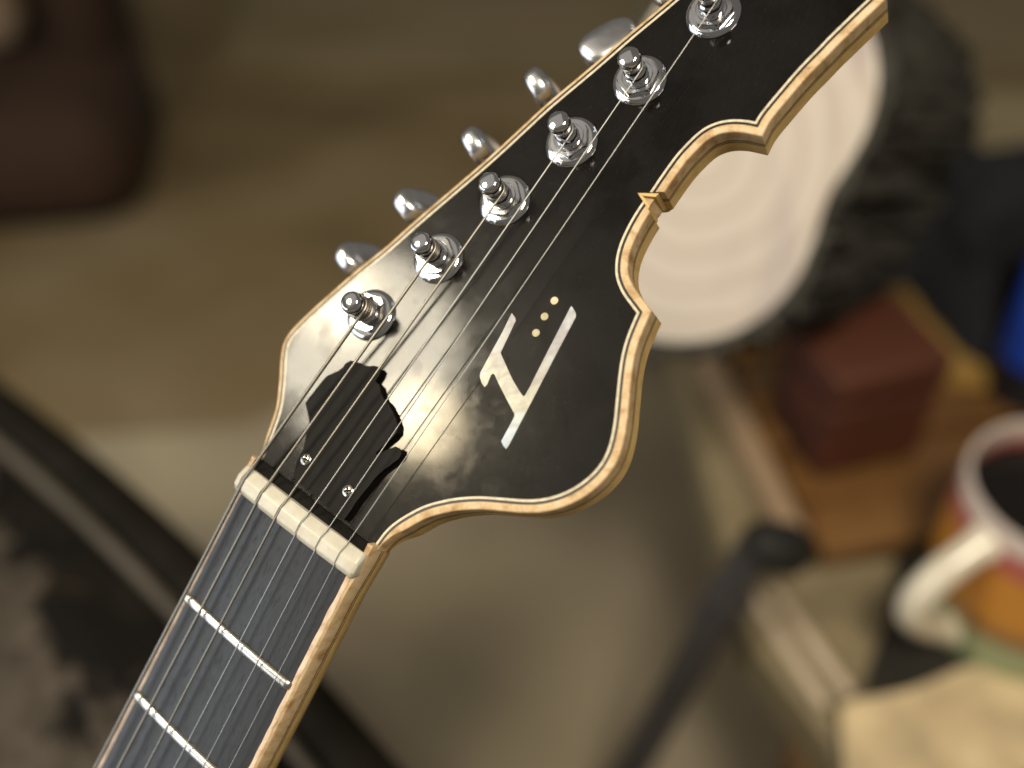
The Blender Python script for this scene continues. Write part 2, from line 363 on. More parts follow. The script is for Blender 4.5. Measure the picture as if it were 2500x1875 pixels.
def sweep_plan(path, section):
    """closed cross-section (outward offset, z) swept along an open plan path."""
    nm = [(nx, ny) for nx, ny in miter(path)]
    tp = taper(path)
    V, F = [], []
    k = len(section)
    for (x, y), (nx, ny), t in zip(path, nm, tp):
        for o, z in section:
            o = o * t if o > 0 else o
            V.append((x + nx * o, y + ny * o, z))
    for i in range(len(path) - 1):
        for j in range(k):
            a, b = i * k + j, i * k + (j + 1) % k
            F.append((a, b, b + k, a + k))
    F.append(tuple(range(k)))
    F.append(tuple(range((len(path) - 1) * k, len(path) * k))[::-1])
    return V, F


def prism(poly, z0, z1, bevel=0.0):
    n = len(poly)
    V = [(x, y, z0) for x, y in poly]
    if bevel:
        P = [tuple(q) for q in poly]
        ext = [P[-1]] + P + [P[0]]
        nm = miter(ext)[1:-1]
        V += [(x, y, z1 - bevel) for x, y in poly]
        V += [(x - nx * bevel, y - ny * bevel, z1) for (x, y), (nx, ny) in zip(poly, nm)]
        lay = 3
    else:
        V += [(x, y, z1) for x, y in poly]
        lay = 2
    F = []
    for l in range(lay - 1):
        for i in range(n):
            j = (i + 1) % n
            F.append((l * n + i, l * n + j, (l + 1) * n + j, (l + 1) * n + i))
    F.append(tuple(range(n))[::-1])
    F.append(tuple(range((lay - 1) * n, lay * n)))
    return V, F


def lathe(profile, seg=48, radial=None):
    """profile (r, z) bottom to top; r may hit zero at the ends."""
    V, F = [], []
    idx = []
    for k, (r, z) in enumerate(profile):
        if r < 1e-6:
            idx.append([len(V)])
            V.append((0, 0, z))
        else:
            row = []
            for i in range(seg):
                a = 2 * math.pi * i / seg
                rr = r * (radial(a, k) if radial else 1)
                row.append(len(V))
                V.append((rr * math.cos(a), rr * math.sin(a), z))
            idx.append(row)
    for a, b in zip(idx, idx[1:]):
        for i in range(seg):
            j = (i + 1) % seg
            if len(a) == 1 and len(b) == 1:
                continue
            if len(a) == 1:
                F.append((a[0], b[i], b[j]))
            elif len(b) == 1:
                F.append((a[i], a[j], b[0]))
            else:
                F.append((a[i], a[j], b[j], b[i]))
    if len(idx[0]) > 1:
        F.append(tuple(idx[0])[::-1])
    if len(idx[-1]) > 1:
        F.append(tuple(idx[-1]))
    return V, F


def tube(points, radius, sides=8, closed_caps=True):
    """round tube through 3D points; radius a number or a list."""
    pts = [Vector(p) for p in points]
    n = len(pts)
    rad = radius if isinstance(radius, (list, tuple)) else [radius] * n
    t0 = (pts[1] - pts[0]).normalized()
    ref = Vector((0, 0, 1)) if abs(t0.z) < 0.9 else Vector((1, 0, 0))
    nrm = t0.cross(ref).normalized()
    V, F = [], []
    for i in range(n):
        t = (pts[min(i + 1, n - 1)] - pts[max(i - 1, 0)]).normalized()
        nrm = (nrm - t * nrm.dot(t)).normalized()
        bi = t.cross(nrm)
        for k in range(sides):
            a = 2 * math.pi * k / sides
            V.append(pts[i] + (nrm * math.cos(a) + bi * math.sin(a)) * rad[i])
    for i in range(n - 1):
        for k in range(sides):
            a, b = i * sides + k, i * sides + (k + 1) % sides
            F.append((a, b, b + sides, a + sides))
    if closed_caps:
        F.append(tuple(range(sides))[::-1])
        F.append(tuple(range((n - 1) * sides, n * sides)))
    return V, F


def box(sx, sy, sz, bev=0.0, seg=2, at=(0, 0, 0)):
    bm = bmesh.new()
    bmesh.ops.create_cube(bm, size=1.0)
    bmesh.ops.scale(bm, vec=(sx, sy, sz), verts=bm.verts)
    if bev:
        bmesh.ops.bevel(bm, geom=list(bm.edges), offset=bev, segments=seg, affect='EDGES', profile=0.5)
    bmesh.ops.translate(bm, vec=at, verts=bm.verts)
    me = bpy.data.meshes.new("box")
    bm.to_mesh(me)
    bm.free()
    return me


def boolean_cut(ob, cutter):
    md = ob.modifiers.new("cut", 'BOOLEAN')
    md.operation = 'DIFFERENCE'
    md.solver = 'EXACT'
    md.object = cutter
    dg = bpy.context.evaluated_depsgraph_get()
    me = bpy.data.meshes.new_from_object(ob.evaluated_get(dg))
    ob.modifiers.clear()
    ob.data = me
    me.polygons.foreach_set("use_smooth", [True] * len(me.polygons))
    me.set_sharp_from_angle(angle=R(35))


# ------------------------------------------------------------------ setting
def lowfreq(name, c1, c2, c3, scale, rough=0.8):
    m = bpy.data.materials.new(name)
    nt, bs = nodes_of(m)
    v = coords(nt)
    f = ntex(nt, v, scale, 3, 0.5, 0.3)
    g = ntex(nt, v, scale * 60, 4, 0.7)
    c = ramp(nt, f, [(0.32, c1), (0.5, c2), (0.68, c3)])
    nt.links.new(mixc(nt, mul(nt, g, 0.25), c, tuple(x * 0.55 for x in c2)), bs.inputs["Base Color"])
    bs.inputs["Roughness"].default_value = rough
    bump(nt, bs, g, 0.4, 0.002)
    return m


MAT['floor'] = lowfreq("carpet_floor", (0.115, 0.080, 0.033), (0.20, 0.145, 0.066), (0.26, 0.20, 0.115), 2.4)
fl = link("floor", [(-8, -4, 0), (8, -4, 0), (8, 14, 0), (-8, 14, 0)], [(0, 1, 2, 3)], 'floor', smooth=0)
fl["kind"] = "structure"
MAT['mat'] = lowfreq("grey_beige_matting", (0.235, 0.198, 0.15), (0.32, 0.272, 0.195), (0.43, 0.37, 0.24), 2.6)
fm = link("floor_matting", [(-2.5, -2.5, 0.004), (2.5, -2.5, 0.004), (2.5, 1.75, 0.004), (0.1, 1.45, 0.004), (-0.35, 1.02, 0.004), (-2.5, 0.85, 0.004)], [(0, 1, 2, 3, 4, 5)], 'mat', smooth=0)
fm["kind"] = "structure"

# ------------------------------------------------------------------ the guitar (millimetres under one scaled root)
guitar = thing("electric_guitar", "electric guitar with black six-in-line headstock, pale maple edging and a pearl inlay", "guitar")
guitar.matrix_world = Matrix(((0.7727, 0.5324, -0.3458, -0.0613),
                              (-0.6307, 0.5815, -0.5140, 0.1925),
                              (-0.0726, 0.6152, 0.7850, 0.7715),
                              (0, 0, 0, 1))) @ Matrix.Scale(0.001, 4)
G = []   # built at the origin, parented afterwards


def part(name, V, F, mat, parent=None, smooth=35):
    o = link(name, V, F, mat, None, smooth)
    G.append((o, parent))
    return o


nm = miter(EDGE)
inner = [(x - nx * 1.32, y - ny * 1.32) for (x, y), (nx, ny) in zip(EDGE, nm)]
inner = [(23.6, 8.2)] + inner + [(-20.6, 8.8)]
face = part("headstock_face", *prism(inner, -1.6, 0.0), 'ebony')
white = part("white_purfling", *sweep_plan(EDGE, [(-1.31, -1.4), (-1.31, 0.025), (-0.67, 0.025), (-0.67, -1.4)]), 'white')
black = part("black_purfling", *sweep_plan(EDGE, [(-0.66, -1.4), (-0.66, -0.04), (0.06, -0.04), (0.06, -1.4)]), 'black')
bind = part("edge_binding", *sweep_plan(EDGE, [(0.07, -5.2), (0.07, 0.0), (1.0, 0.0), (1.85, -0.16), (2.08, -0.42), (2.1, -5.2)]), 'maple', smooth=12)
ln1 = part("purfling_line", *sweep_plan(EDGE, [(0.1, -5.70), (0.1, -5.21), (2.115, -5.21), (2.115, -5.70)]), 'dark_line')
ln2 = part("pale_line", *sweep_plan(EDGE, [(0.1, -6.15), (0.1, -5.71), (2.12, -5.71), (2.12, -6.15)]), 'pale_line')
ln3 = part("purfling_line", *sweep_plan(EDGE, [(0.1, -6.60), (0.1, -6.16), (2.115, -6.16), (2.115, -6.60)]), 'dark_line')


def loft_poly(rings):
    n = len(rings[0])
    V = [p for r in rings for p in r]
    F = []
    for l in range(len(rings) - 1):
        for i in range(n):
            j = (i + 1) % n
            F.append((l * n + i, l * n + j, (l + 1) * n + j, (l + 1) * n + i))
    F.append(tuple(range(n))[::-1])
    F.append(tuple(range((len(rings) - 1) * n, len(rings) * n)))
    return V, F


def ring_off(o, z):
    if z < -6.7:      # the core thins where it runs into the neck
        return [(x + nx * (o * t if o > 0 else o), y + ny * (o * t if o > 0 else o), -6.7 + (z + 6.7) * t) for (x, y), (nx, ny), t in zip(EDGE, nm, taper(EDGE))]
    return [(x + nx * (o * t if o > 0 else o), y + ny * (o * t if o > 0 else o), z) for (x, y), (nx, ny), t in zip(EDGE, nm, taper(EDGE))]


core = part("headstock_core", *loft_poly([ring_off(-2.2, -14.6), ring_off(0.4, -14.0), ring_off(2.12, -11.6), ring_off(2.12, -6.61), ring_off(0.0, -6.61), ring_off(0.0, -1.65)]), 'neckwood')

# the V notch cut through the edging, with its maple lining set low in it
ax, ay = NOTCH[0]
def far(q, k):
    return (ax + (q[0] - ax) * k, ay + (q[1] - ay) * k)
cut_poly = [(ax, ay), far(NOTCH[2], 2.2), far(NOTCH[1], 2.2)]
cv, cf = prism(cut_poly, -16, 3)
cutter = link("cutter", cv, cf, None, smooth=0)
for o in (face, white, black, bind, ln1, ln2, ln3, core):
    boolean_cut(o, cutter)
bpy.data.objects.remove(cutter)
mx, my = (NOTCH[1][0] + NOTCH[2][0]) / 2 - ax, (NOTCH[1][1] + NOTCH[2][1]) / 2 - ay
ml = math.hypot(mx, my)
mx, my = mx / ml, my / ml
px_, py_ = -my, mx


def nk(a, b, z):
    return (ax + mx * a + px_ * b, ay + my * a + py_ * b, z)


half = math.hypot(NOTCH[1][0] - NOTCH[2][0], NOTCH[1][1] - NOTCH[2][1]) / 2 / ml
# two cheeks and a sunk floor
for s in (-1, 1):
    V = [nk(-0.1, s * -0.1, -11.0), nk(5.1, s * half * 5.1, -11.0), nk(4.8, s * (half * 4.8 - 1.05), -11.0), nk(1.9, s * 0.05, -11.0)]
    V += [nk(-0.1, s * -0.1, -0.22), nk(5.1, s * half * 5.1, -0.75), nk(4.8, s * (half * 4.8 - 1.05), -0.9), nk(1.9, s * 0.05, -0.3)]
    part("notch_cheek", V, [(0, 1, 2, 3), (4, 5, 6, 7), (0, 1, 5, 4), (1, 2, 6, 5), (2, 3, 7, 6), (3, 0, 4, 7)], 'neckwood', smooth=0)
V = [nk(1.0, 0, -10.8), nk(4.4, half * 4.4, -10.8), nk(4.7, 0, -10.8), nk(4.4, -half * 4.4, -10.8)]
V += [nk(1.0, 0, -0.95), nk(4.4, half * 4.4, -1.9), nk(4.2, 0, -2.3), nk(4.4, -half * 4.4, -1.9)]
part("notch_floor", V, [(0, 1, 2, 3), (4, 5, 6, 7), (0, 1, 5, 4), (1, 2, 6, 5), (2, 3, 7, 6), (3, 0, 4, 7)], 'maple', smooth=0)

# inlay of pearl, three dots
part("pearl_inlay", *prism(INLAY, -0.8, 0.05), 'pearl', face)
for i, (x, y) in enumerate(DOTS):
    V, F = lathe([(1.07, -0.8), (1.07, 0.04), (0, 0.06)], 28)
    part("pearl_dot", [(a + x, b + y, c) for a, b, c in V], F, 'dot_pink' if i == 0 else 'dot', face)

# cover plate over the truss rod, roughened outline
cov = []
for i, (x, y) in enumerate(COVER):
    x2, y2 = COVER[(i + 1) % len(COVER)]
    d = math.hypot(x2 - x, y2 - y)
    straight = (y < 17 and y2 < 17) or (x < -7 and y < 32)
    k = max(1, int(d / 0.7))
    for j in range(k):
        t = j / k
        jx = jy = 0
        if j and not straight:
            q = noise.noise_vector(Vector((x + (x2 - x) * t, y + (y2 - y) * t, 3.3)) * 1.3)
            jx, jy = q.x * 0.16, q.y * 0.16
        cov.append((x + (x2 - x) * t + jx, y + (y2 - y) * t + jy))
plate = part("truss_rod_cover", *prism(cov, 0.0, 2.0, 0.26), 'cover')
cross = lambda a: 1.0


def screw_mesh():
    seg = 48
    def rc(a):
        c = max(abs(math.cos(a)), abs(math.sin(a)))
        s = min(abs(math.cos(a)), abs(math.sin(a)))
        arm = 0.30 / max(s, 1e-4)
        return max(0.40, min(1.12 / c if s / c < 0.27 else arm, 1.14))
    prof = [(1.75, -0.1), (1.75, 0.10), (1.62, 0.36), (1.3, 0.52)]
    V, F = [], []
    for r, z in prof:
        V += [(r * math.cos(2 * math.pi * i / seg), r * math.sin(2 * math.pi * i / seg), z) for i in range(seg)]
    for k, z in ((1.0, 0.56), (0.90, -0.5), (0.5, -0.9)):
        V += [(k * rc(2 * math.pi * i / seg) * math.cos(2 * math.pi * i / seg), k * rc(2 * math.pi * i / seg) * math.sin(2 * math.pi * i / seg), z) for i in range(seg)]
    for l in range(6):
        for i in range(seg):
            j = (i + 1) % seg
            F.append((l * seg + i, l * seg + j, (l + 1) * seg + j, (l + 1) * seg + i))
    F.append(tuple(range(6 * seg, 7 * seg)))
    return V, F


for (x, y), a in zip(SCREWS, (0.25, 0.65)):
    V, F = screw_mesh()
    o = part("screw", V, F, 'screw', plate, smooth=30)
    o.location = (x, y, 2.0)
    o.rotation_euler = (0, 0, a)
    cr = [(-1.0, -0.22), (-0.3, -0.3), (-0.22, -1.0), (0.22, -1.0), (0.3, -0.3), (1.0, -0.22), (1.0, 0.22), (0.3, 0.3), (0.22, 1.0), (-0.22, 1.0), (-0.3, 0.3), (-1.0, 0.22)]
    g_ = link("recess_shade_plate", *prism(cr, 0.0, 0.30), 'recess_shade', None, 0)  # dark cross plate stands in for the shade deep in the recess
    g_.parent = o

# ------------------------------------------------------------------ neck
TH = R(11)
CT, ST = math.cos(TH), math.sin(TH)


def neck(u, v, w):
    return (u, -v * CT - w * ST, 2.0 - v * ST + w * CT)


def uL(v): return -20.1 - 0.0236 * v
def uR(v): return 22.5 + 0.0006 * v
def crown(u): return -((u - 1.2) ** 2) / 620.0
VEND = 150.0


def neck_loft(stations, sect):
    """sect(v) -> closed list of (u, w)"""
    rings = [[neck(u, v, w) for u, w in sect(v)] for v in stations]
    return loft_poly(rings)


def board_sect(v):
    a, b = uL(v), uR(v)
    top = [(a + (b - a) * i / 16, crown(a + (b - a) * i / 16)) for i in range(17)]
    return top + [(b, -7.6), (a, -7.6)]


part("fretboard", *neck_loft([-0.6, 40, 80, 120, VEND], board_sect), 'board', smooth=40)
# dark ledge behind the nut
part("nut_ledge", *loft_poly([[neck(uL(0) - 0.3, -8.0, -4), neck(uR(0) + 1.2, -8.0, -4), neck(uR(0) + 1.2, -8.0, -0.6), neck(uL(0) - 0.3, -8.0, -0.6)],
                              [(-21.3, 11.2, -1.0), (24.4, 10.3, -1.0), (24.4, 10.3, 1.0), (-21.3, 11.2, 1.0)]]), 'cover', smooth=0)

st = [-10.8 + i * 1.2 for i in range(int((VEND + 9.6) / 1.2))] + [VEND]
for side in (-1, 1):
    def e(v):
        return uL(v) if side < 0 else uR(v)

    def wv(v, k):
        return noise.noise(Vector((v * 0.22, side * 5.0 + k * 9.0, 0.3)))

    def fl_(v):
        t = min(1.0, max(0.0, (9.0 - v) / 18.0))
        return 0.95 * t * t * (3 - 2 * t)

    def worn_sect(v):
        c = crown(e(v))
        i0 = 0.0 + (0.28 * wv(v, 1) if side > 0 else 0.1 * wv(v, 1))
        o1 = 1.25 + 0.22 * wv(v * 1.7, 2)
        return [(e(v) + side * (i0 - 0.12), c - 2.0), (e(v) + side * (i0 - 0.12), c + 0.035), (e(v) + side * 0.9, c - 0.0), (e(v) + side * o1, c - 0.22), (e(v) + side * o1, c - 2.0)]

    def bind_sect(v):
        c = crown(e(v))
        o1 = 1.15 + 0.15 * wv(v * 1.7, 2)
        return [(e(v) + side * (o1), c - 6.1), (e(v) + side * o1, c - 0.26), (e(v) + side * (1.75 + fl_(v)), c - 0.62), (e(v) + side * (1.95 + fl_(v)), c - 1.05), (e(v) + side * (2.0 + fl_(v)), c - 6.1)]

    part("worn_binding_top", *neck_loft([s for s in st if s > -1.0], worn_sect), 'worn')
    part("neck_binding", *neck_loft(st, bind_sect), 'maple')
    for z0, z1, mt, nmn, oo in ((-6.52, -6.11, 'dark_line', 'purfling_line', 2.02), (-7.05, -6.53, 'pale_line', 'pale_line', 2.03), (-7.46, -7.06, 'dark_line', 'purfling_line', 2.02)):
        def ls(v, z0=z0, z1=z1, oo=oo):
            c = crown(e(v))
            return [(e(v) + side * 0.3, c + z0), (e(v) + side * 0.3, c + z1), (e(v) + side * (oo + fl_(v)), c + z1), (e(v) + side * (oo + fl_(v)), c + z0)]
        part(nmn, *neck_loft(st, ls), mt, smooth=0)


def back_sect(v):
    tt = min(1.0, max(0.0, (9.0 - v) / 18.0))
    tt = 0.95 * tt * tt * (3 - 2 * tt)
    a, b = uL(v) - 2.02 - tt, uR(v) + 2.02 + tt
    c = crown(uL(v))
    m_, h_ = (a + b) / 2, (b - a) / 2
    pts = [(b, c - 7.47), (b, c - 8.2)]
    for i in range(1, 20):
        t = math.pi * i / 20
        pts.append((m_ + h_ * math.copysign(abs(math.cos(t)) ** 0.8, math.cos(t)), c - 8.2 - 12.5 * math.sin(t) ** 0.85))
    pts += [(a, c - 8.2), (a, c - 7.47)]
    return pts


part("neck_back", *neck_loft([-12, -9.6, -6, -3, 0, 3, 6, 9, 40, 80, 120, VEND], back_sect), 'neckwood')

for fv in (35.8, 70.6, 103.5, 134.5):
    a, b = uL(fv) - 1.3, uR(fv) - 0.1 + 0.5
    V, F, rows = [], [], []
    N = 44
    for i in range(N + 1):
        u = a + (b - a) * i / N
        dd = min(u - a, b - u)
        k = min(1.0, math.sqrt(max(0.02, 1 - (1 - min(1, dd / 1.1)) ** 2)))
        row = []
        for j in range(9):
            t = math.pi * j / 8
            row.append(len(V))
            V.append(neck(u, fv - math.cos(t) * 1.65 * (0.55 + 0.45 * k), crown(u) - 0.1 + math.sin(t) * 1.2 * k))
        rows.append(row)
    for r0, r1 in zip(rows, rows[1:]):
        for j in range(8):
            F.append((r0[j], r0[j + 1], r1[j + 1], r1[j]))
        F.append((r0[8], r0[0], r1[0], r1[8]))
    F.append(tuple(rows[0]))
    F.append(tuple(rows[-1])[::-1])
    part("fret", V, F, 'fret', smooth=50)

# bone nut with string slots
SRAD = [0.60, 0.47, 0.36, 0.22, 0.175, 0.14]
a, b = -22.6, 25.1
V, F, rows = [], [], []
us = []
u = a
while u < b:
    us.append(u)
    near = min(abs(u - s) for s in SLOTS)
    u += 0.045 if near < 0.85 else 0.4
us.append(b)
for u in us:
    dd = min(u - a, b - u)
    k = math.sqrt(max(0.0, 1 - (1 - min(1, dd / 1.3)) ** 2))
    h = 2.45 + crown(u)
    for s, r in zip(SLOTS, SRAD):
        d = abs(u - s)
        hw = r + 0.03
        if d < hw + 0.12:
            f = 1.0 if d < hw else 1 - (d - hw) / 0.12
            f = f * f * (3 - 2 * f)
            h -= f * (0.42 + r * 0.9)
    h = h * (0.45 + 0.55 * k) if dd < 1.3 else h
    vi = (1 - k) * 1.0
    sec = [(-0.55 - vi, -2.2), (-0.5 - vi, h - 1.15), (-0.62 - vi, h - 0.95), (-1.9 - vi * .6, h - 0.12), (-2.2, h), (-4.9, h - 0.10), (-5.3 + vi * .5, h - 0.25), (-7.9 + vi * .6, h - 1.7), (-8.1 + vi, h - 1.95), (-8.2 + vi, -2.2)]
    row = []
    for vv, ww in sec:
        row.append(len(V))
        V.append(neck(u, vv, ww))
    rows.append(row)
for r0, r1 in zip(rows, rows[1:]):
    for j in range(len(r0)):
        j2 = (j + 1) % len(r0)
        F.append((r0[j], r0[j2], r1[j2], r1[j]))
F.append(tuple(rows[0]))
F.append(tuple(rows[-1])[::-1])
part("nut", V, F, 'bone', smooth=30)

# ------------------------------------------------------------------ tuners
FL = lathe([(7.55, -0.05), (7.6, 0.35), (7.45, 0.62), (6.55, 1.2), (6.2, 1.28), (0, 1.3)], 64)
POST = lathe([(4.15, 2.9), (4.15, 3.15), (3.35, 3.2), (3.2, 3.4), (3.2, 5.9), (3.05, 6.2), (2.55, 6.6), (2.35, 7.4), (2.35, 8.6), (2.6, 9.2), (2.62, 9.6), (2.3, 9.75), (0, 9.75)], 40)
CAP = lathe([(1.8, 9.7), (2.55, 9.85), (3.05, 10.35), (3.22, 11.1), (3.15, 12.0), (2.85, 12.75), (2.55, 13.05), (2.2, 13.2), (0, 13.32)], 48)


def hexnut():
    prof = [(5.95, 1.25), (5.95, 2.55), (5.55, 2.95), (4.3, 3.0), (4.25, 2.6), (0, 2.6)]
    def rad(a, k):
        if k < 2:
            t = (a % (math.pi / 3)) - math.pi / 6
            return math.cos(math.pi / 6) / math.cos(t) * 1.0
        if k == 2:
            t = (a % (math.pi / 3)) - math.pi / 6
            return min(1.0, math.cos(math.pi / 6) / math.cos(t) * 1.06)
        return 1
    return lathe(prof, 72, rad)


def button():
    V, F = [], []
    rows = []
    nu, nv = 36, 14
    for j in range(nv + 1):
        t = -math.pi / 2 + math.pi * j / nv
        row = []
        for i in range(nu):
            p = 2 * math.pi * i / nu
            ct, stt = math.cos(t), math.sin(t)
            ex = 0.6
            cz = math.copysign(abs(stt) ** ex, stt)
            cr = abs(ct) ** ex
            x = 6.4 * cr * math.copysign(abs(math.cos(p)) ** 0.75, math.cos(p))
            y = 9.2 * cr * math.copysign(abs(math.sin(p)) ** 0.75, math.sin(p)) * (1 + 0.16 * math.cos(p))
            row.append(len(V))
            V.append((x, y, 3.7 * cz))
        rows.append(row)
    for r0, r1 in zip(rows, rows[1:]):
        for i in range(nu):
            k = (i + 1) % nu
            F.append((r0[i], r0[k], r1[k], r1[i]))
    return V, F


HEX, BUT = hexnut(), button()
me_cache = {}


def shared(name, VF, mat, smooth=35):
    if name not in me_cache:
        o = link(name, VF[0], VF[1], mat, None, smooth)
        me_cache[name] = o.data
        return o
    o = bpy.data.objects.new(name, me_cache[name])
    COL.objects.link(o)
    return o


SH = lathe([(1.9, -26), (1.9, 0), (2.6, 0.2), (2.6, 1.2), (0, 1.3)], 20)
roll = [26, 24, 8, 5, 80, 70]
hexrot = [0.2, 0.45, 0.3, 0.05, 0.62, 0.35]
bx = BTN + [[-23.6, 12.4]]
for i, (x, y) in enumerate(POSTS):
    fl_ = shared("tuning_machine", FL, 'chrome', 30)
    fl_.location = (x, y, 0)
    G.append((fl_, None))
    for nme, VF, mt, sm in (("hex_nut", HEX, 'chrome_worn', 25), ("post", POST, 'chrome', 30), ("post_cap", CAP, 'chrome', 40)):
        o = shared(nme, VF, mt, sm)
        if nme == "hex_nut":
            o.rotation_euler = (0, 0, hexrot[i])
        o.parent = fl_
    # gear housing behind and its button on a shaft
    hb = bpy.data.objects.new("gear_housing", me_cache.get("gear_housing") or box(13, 16, 11, 2.5, 3))
    if "gear_housing" not in me_cache:
        hb.data.materials.append(MAT['chrome'])
        hb.data.polygons.foreach_set("use_smooth", [True] * len(hb.data.polygons))
        me_cache["gear_housing"] = hb.data
    COL.objects.link(hb)
    hb.parent = fl_
    bxv, byv = bx[i]
    ang = math.atan2(byv, bxv)
    hb.location = (0, 0, -18.0)
    hb.rotation_euler = (0, 0, ang)
    d = math.hypot(bxv, byv) - 2.2
    b_ = shared("button", BUT, 'satin', 60)
    b_.parent = fl_
    b_.matrix_local = Matrix.Translation((math.cos(ang) * d, math.sin(ang) * d, -16.0)) @ Matrix.Rotation(ang, 4, 'Z') @ Matrix.Rotation(R(90 - roll[i]), 4, 'X')
    s_ = shared("button_shaft", SH, 'chrome', 35)
    s_.parent = fl_
    s_.matrix_local = Matrix.Translation((math.cos(ang) * (d - 5), math.sin(ang) * (d - 5), -16.0)) @ Matrix.Rotation(ang, 4, 'Z') @ Matrix.Rotation(R(90), 4, 'Y') @ Matrix.Scale(0.8, 4)

# ------------------------------------------------------------------ strings
TURNS = [3.1, 2.3, 1.35, 0.75, 0.7, 0.6]
TAIL = [3.0, 3.5, 4.5, 5.0, 5.0, 4.0]
ZW = [9.0, 8.6, 7.9, 7.6, 7.5, 7.5]
for i in range(6):
    r = SRAD[i]
    su = SLOTS[i]
    bu, bv = SBOT[i]
    slope = (bu - su) / (bv + 2.8)
    u_end = su + slope * (VEND + 2.8)
    hs = 2.45 + crown(su) - (0.42 + r * 0.9) + r
    anchors = [neck(u_end, VEND, 2.9 + r), neck(su, -2.6, hs), neck(su, -4.6, hs - 0.1)]
    px, py = POSTS[i]
    q = Vector(anchors[-1])
    dv = Vector((px - q.x, py - q.y))
    d = dv.normalized()
    rn = Vector((d.y, -d.x))
    rp = 2.42 + r
    contact = Vector((px + rn.x * rp, py + rn.y * rp, ZW[i]))
    pts = []
    def seg(p0, p1, step):
        p0, p1 = Vector(p0), Vector(p1)
        n = max(1, int((p1 - p0).length / step))
        for k in range(n):
            pts.append(p0.lerp(p1, k / n))
    wound = i < 3
    pitch = (0.66, 0.52, 0.40)[i] if wound else 3.0
    step = pitch / 2 if wound else 3.0
    # little sag where the wire bends over the nut
    seg(anchors[0], anchors[1], step)
    seg(anchors[1], anchors[2], min(step, 0.5))
    seg(anchors[2], contact, step)
    a0 = math.atan2(rn.y, rn.x)
    turns = TURNS[i]
    n = int(turns * 2 * math.pi * rp / (step if wound else 0.5))
    for k in range(n + 1):
        t = k / n
        a_ = a0 + turns * 2 * math.pi * t
        rr = rp + (0.15 * math.sin(t * 9) if i == 0 else 0)
        pts.append(Vector((px + math.cos(a_) * rr, py + math.sin(a_) * rr, ZW[i] - t * turns * 2.05 * r)))
    tdir = Vector((-math.sin(a_), math.cos(a_), 0.25)).normalized()
    last = pts[-1]
    nt_ = 6 if not wound else int(TAIL[i] / step)
    for k in range(1, nt_ + 1):
        s = k / nt_
        pts.append(last + tdir * TAIL[i] * s + Vector((0, 0, 0.8 * s * s)))
    rad = [r * (1.0 if (k % 2) else (0.76, 0.86, 0.93)[i]) for k in range(len(pts))] if wound else [r] * len(pts)
    part("string", *tube(pts, rad, 12), 'wound' if wound else 'string', None, 80)

bpy.context.view_layer.update()
for o, par in G:
    ml_ = o.matrix_local.copy()
    o.parent = par if par else guitar
    o.matrix_parent_inverse = Matrix.Identity(4)
    o.matrix_local = ml_

# ------------------------------------------------------------------ things behind the guitar
# split log, pale sawn end towards the camera
ZB = 0.55
def ring_mat():
    m = bpy.data.materials.new("sawn_log_end")
    nt, bs = nodes_of(m)
    v = coords(nt, (1, 1, 0.2))
    w = nt.nodes.new("ShaderNodeTexWave")
    w.wave_type = 'RINGS'
    w.rings_direction = 'Z'
    w.inputs["Scale"].default_value = 16
    w.inputs["Distortion"].default_value = 3.0
    w.inputs["Detail"].default_value = 2
    w.inputs["Detail Scale"].default_value = 0.6
    nt.links.new(v, w.inputs["Vector"])
    st_ = ntex(nt, coords(nt, (30, 7, 10), (0, 0, R(20))), 1.0, 3, 0.5)
    c = ramp(nt, w.outputs["Fac"], [(0.0, (0.46, 0.385, 0.315)), (0.5, (0.62, 0.56, 0.485)), (1.0, (0.53, 0.46, 0.385))])
    tc = nt.nodes.new("ShaderNodeTexCoord")
    sx = nt.nodes.new("ShaderNodeSeparateXYZ")
    nt.links.new(tc.outputs["Object"], sx.inputs[0])
    side = ramp(nt, mul(nt, sx.outputs[0], 9.0), [(0.05, 0.0), (0.6, 1.0)])
    stain = mul(nt, ramp(nt, st_, [(0.5, 0.0), (0.62, 0.75)]), side)
    nt.links.new(mixc(nt, stain, c, (0.36, 0.30, 0.30)), bs.inputs["Base Color"])
    bs.inputs["Roughness"].default_value = 0.7
    return m


MAT['logend'] = ring_mat()
MAT['bark'] = plain("mossy_bark", (0.036, 0.033, 0.024), 0.9, var=0.6, scale=40, bumps=0.8, bscale=120, bdist=0.003)
lc = Vector((0.0785, 0.394, 0.773))
view = (lc - Vector((0, 0, 1))).normalized()
rt = Vector((1, 0, 0))
upv = rt.cross(view).normalized()
axis = (view * 1.0 + rt * 0.44 - upv * 0.03).normalized()
logx = (rt - axis * rt.dot(axis)).normalized()
logy = axis.cross(logx) * -1.0
log = thing("firewood_log", "firewood log with pale ringed sawn end and dark rough bark behind the headstock", "log")
log.matrix_world = Matrix(((logx.x, logy.x, -axis.x, lc.x), (logx.y, logy.y, -axis.y, lc.y), (logx.z, logy.z, -axis.z, lc.z), (0, 0, 0, 1)))


def lr(a):
    return 0.0605 * (1 + 0.33 * abs(math.sin(a + 0.24)) ** 1.5 + 0.05 * math.sin(2 * a + 1.0) + 0.15 * max(0.0, math.cos(a - 1.25)) ** 2 - 0.06 * max(0.0, math.cos(a)) ** 2 - 0.30 * max(0.0, math.cos(a - 2.30)) ** 3 + 0.035 * math.sin(3 * a + .4) + 0.02 * math.sin(5 * a))


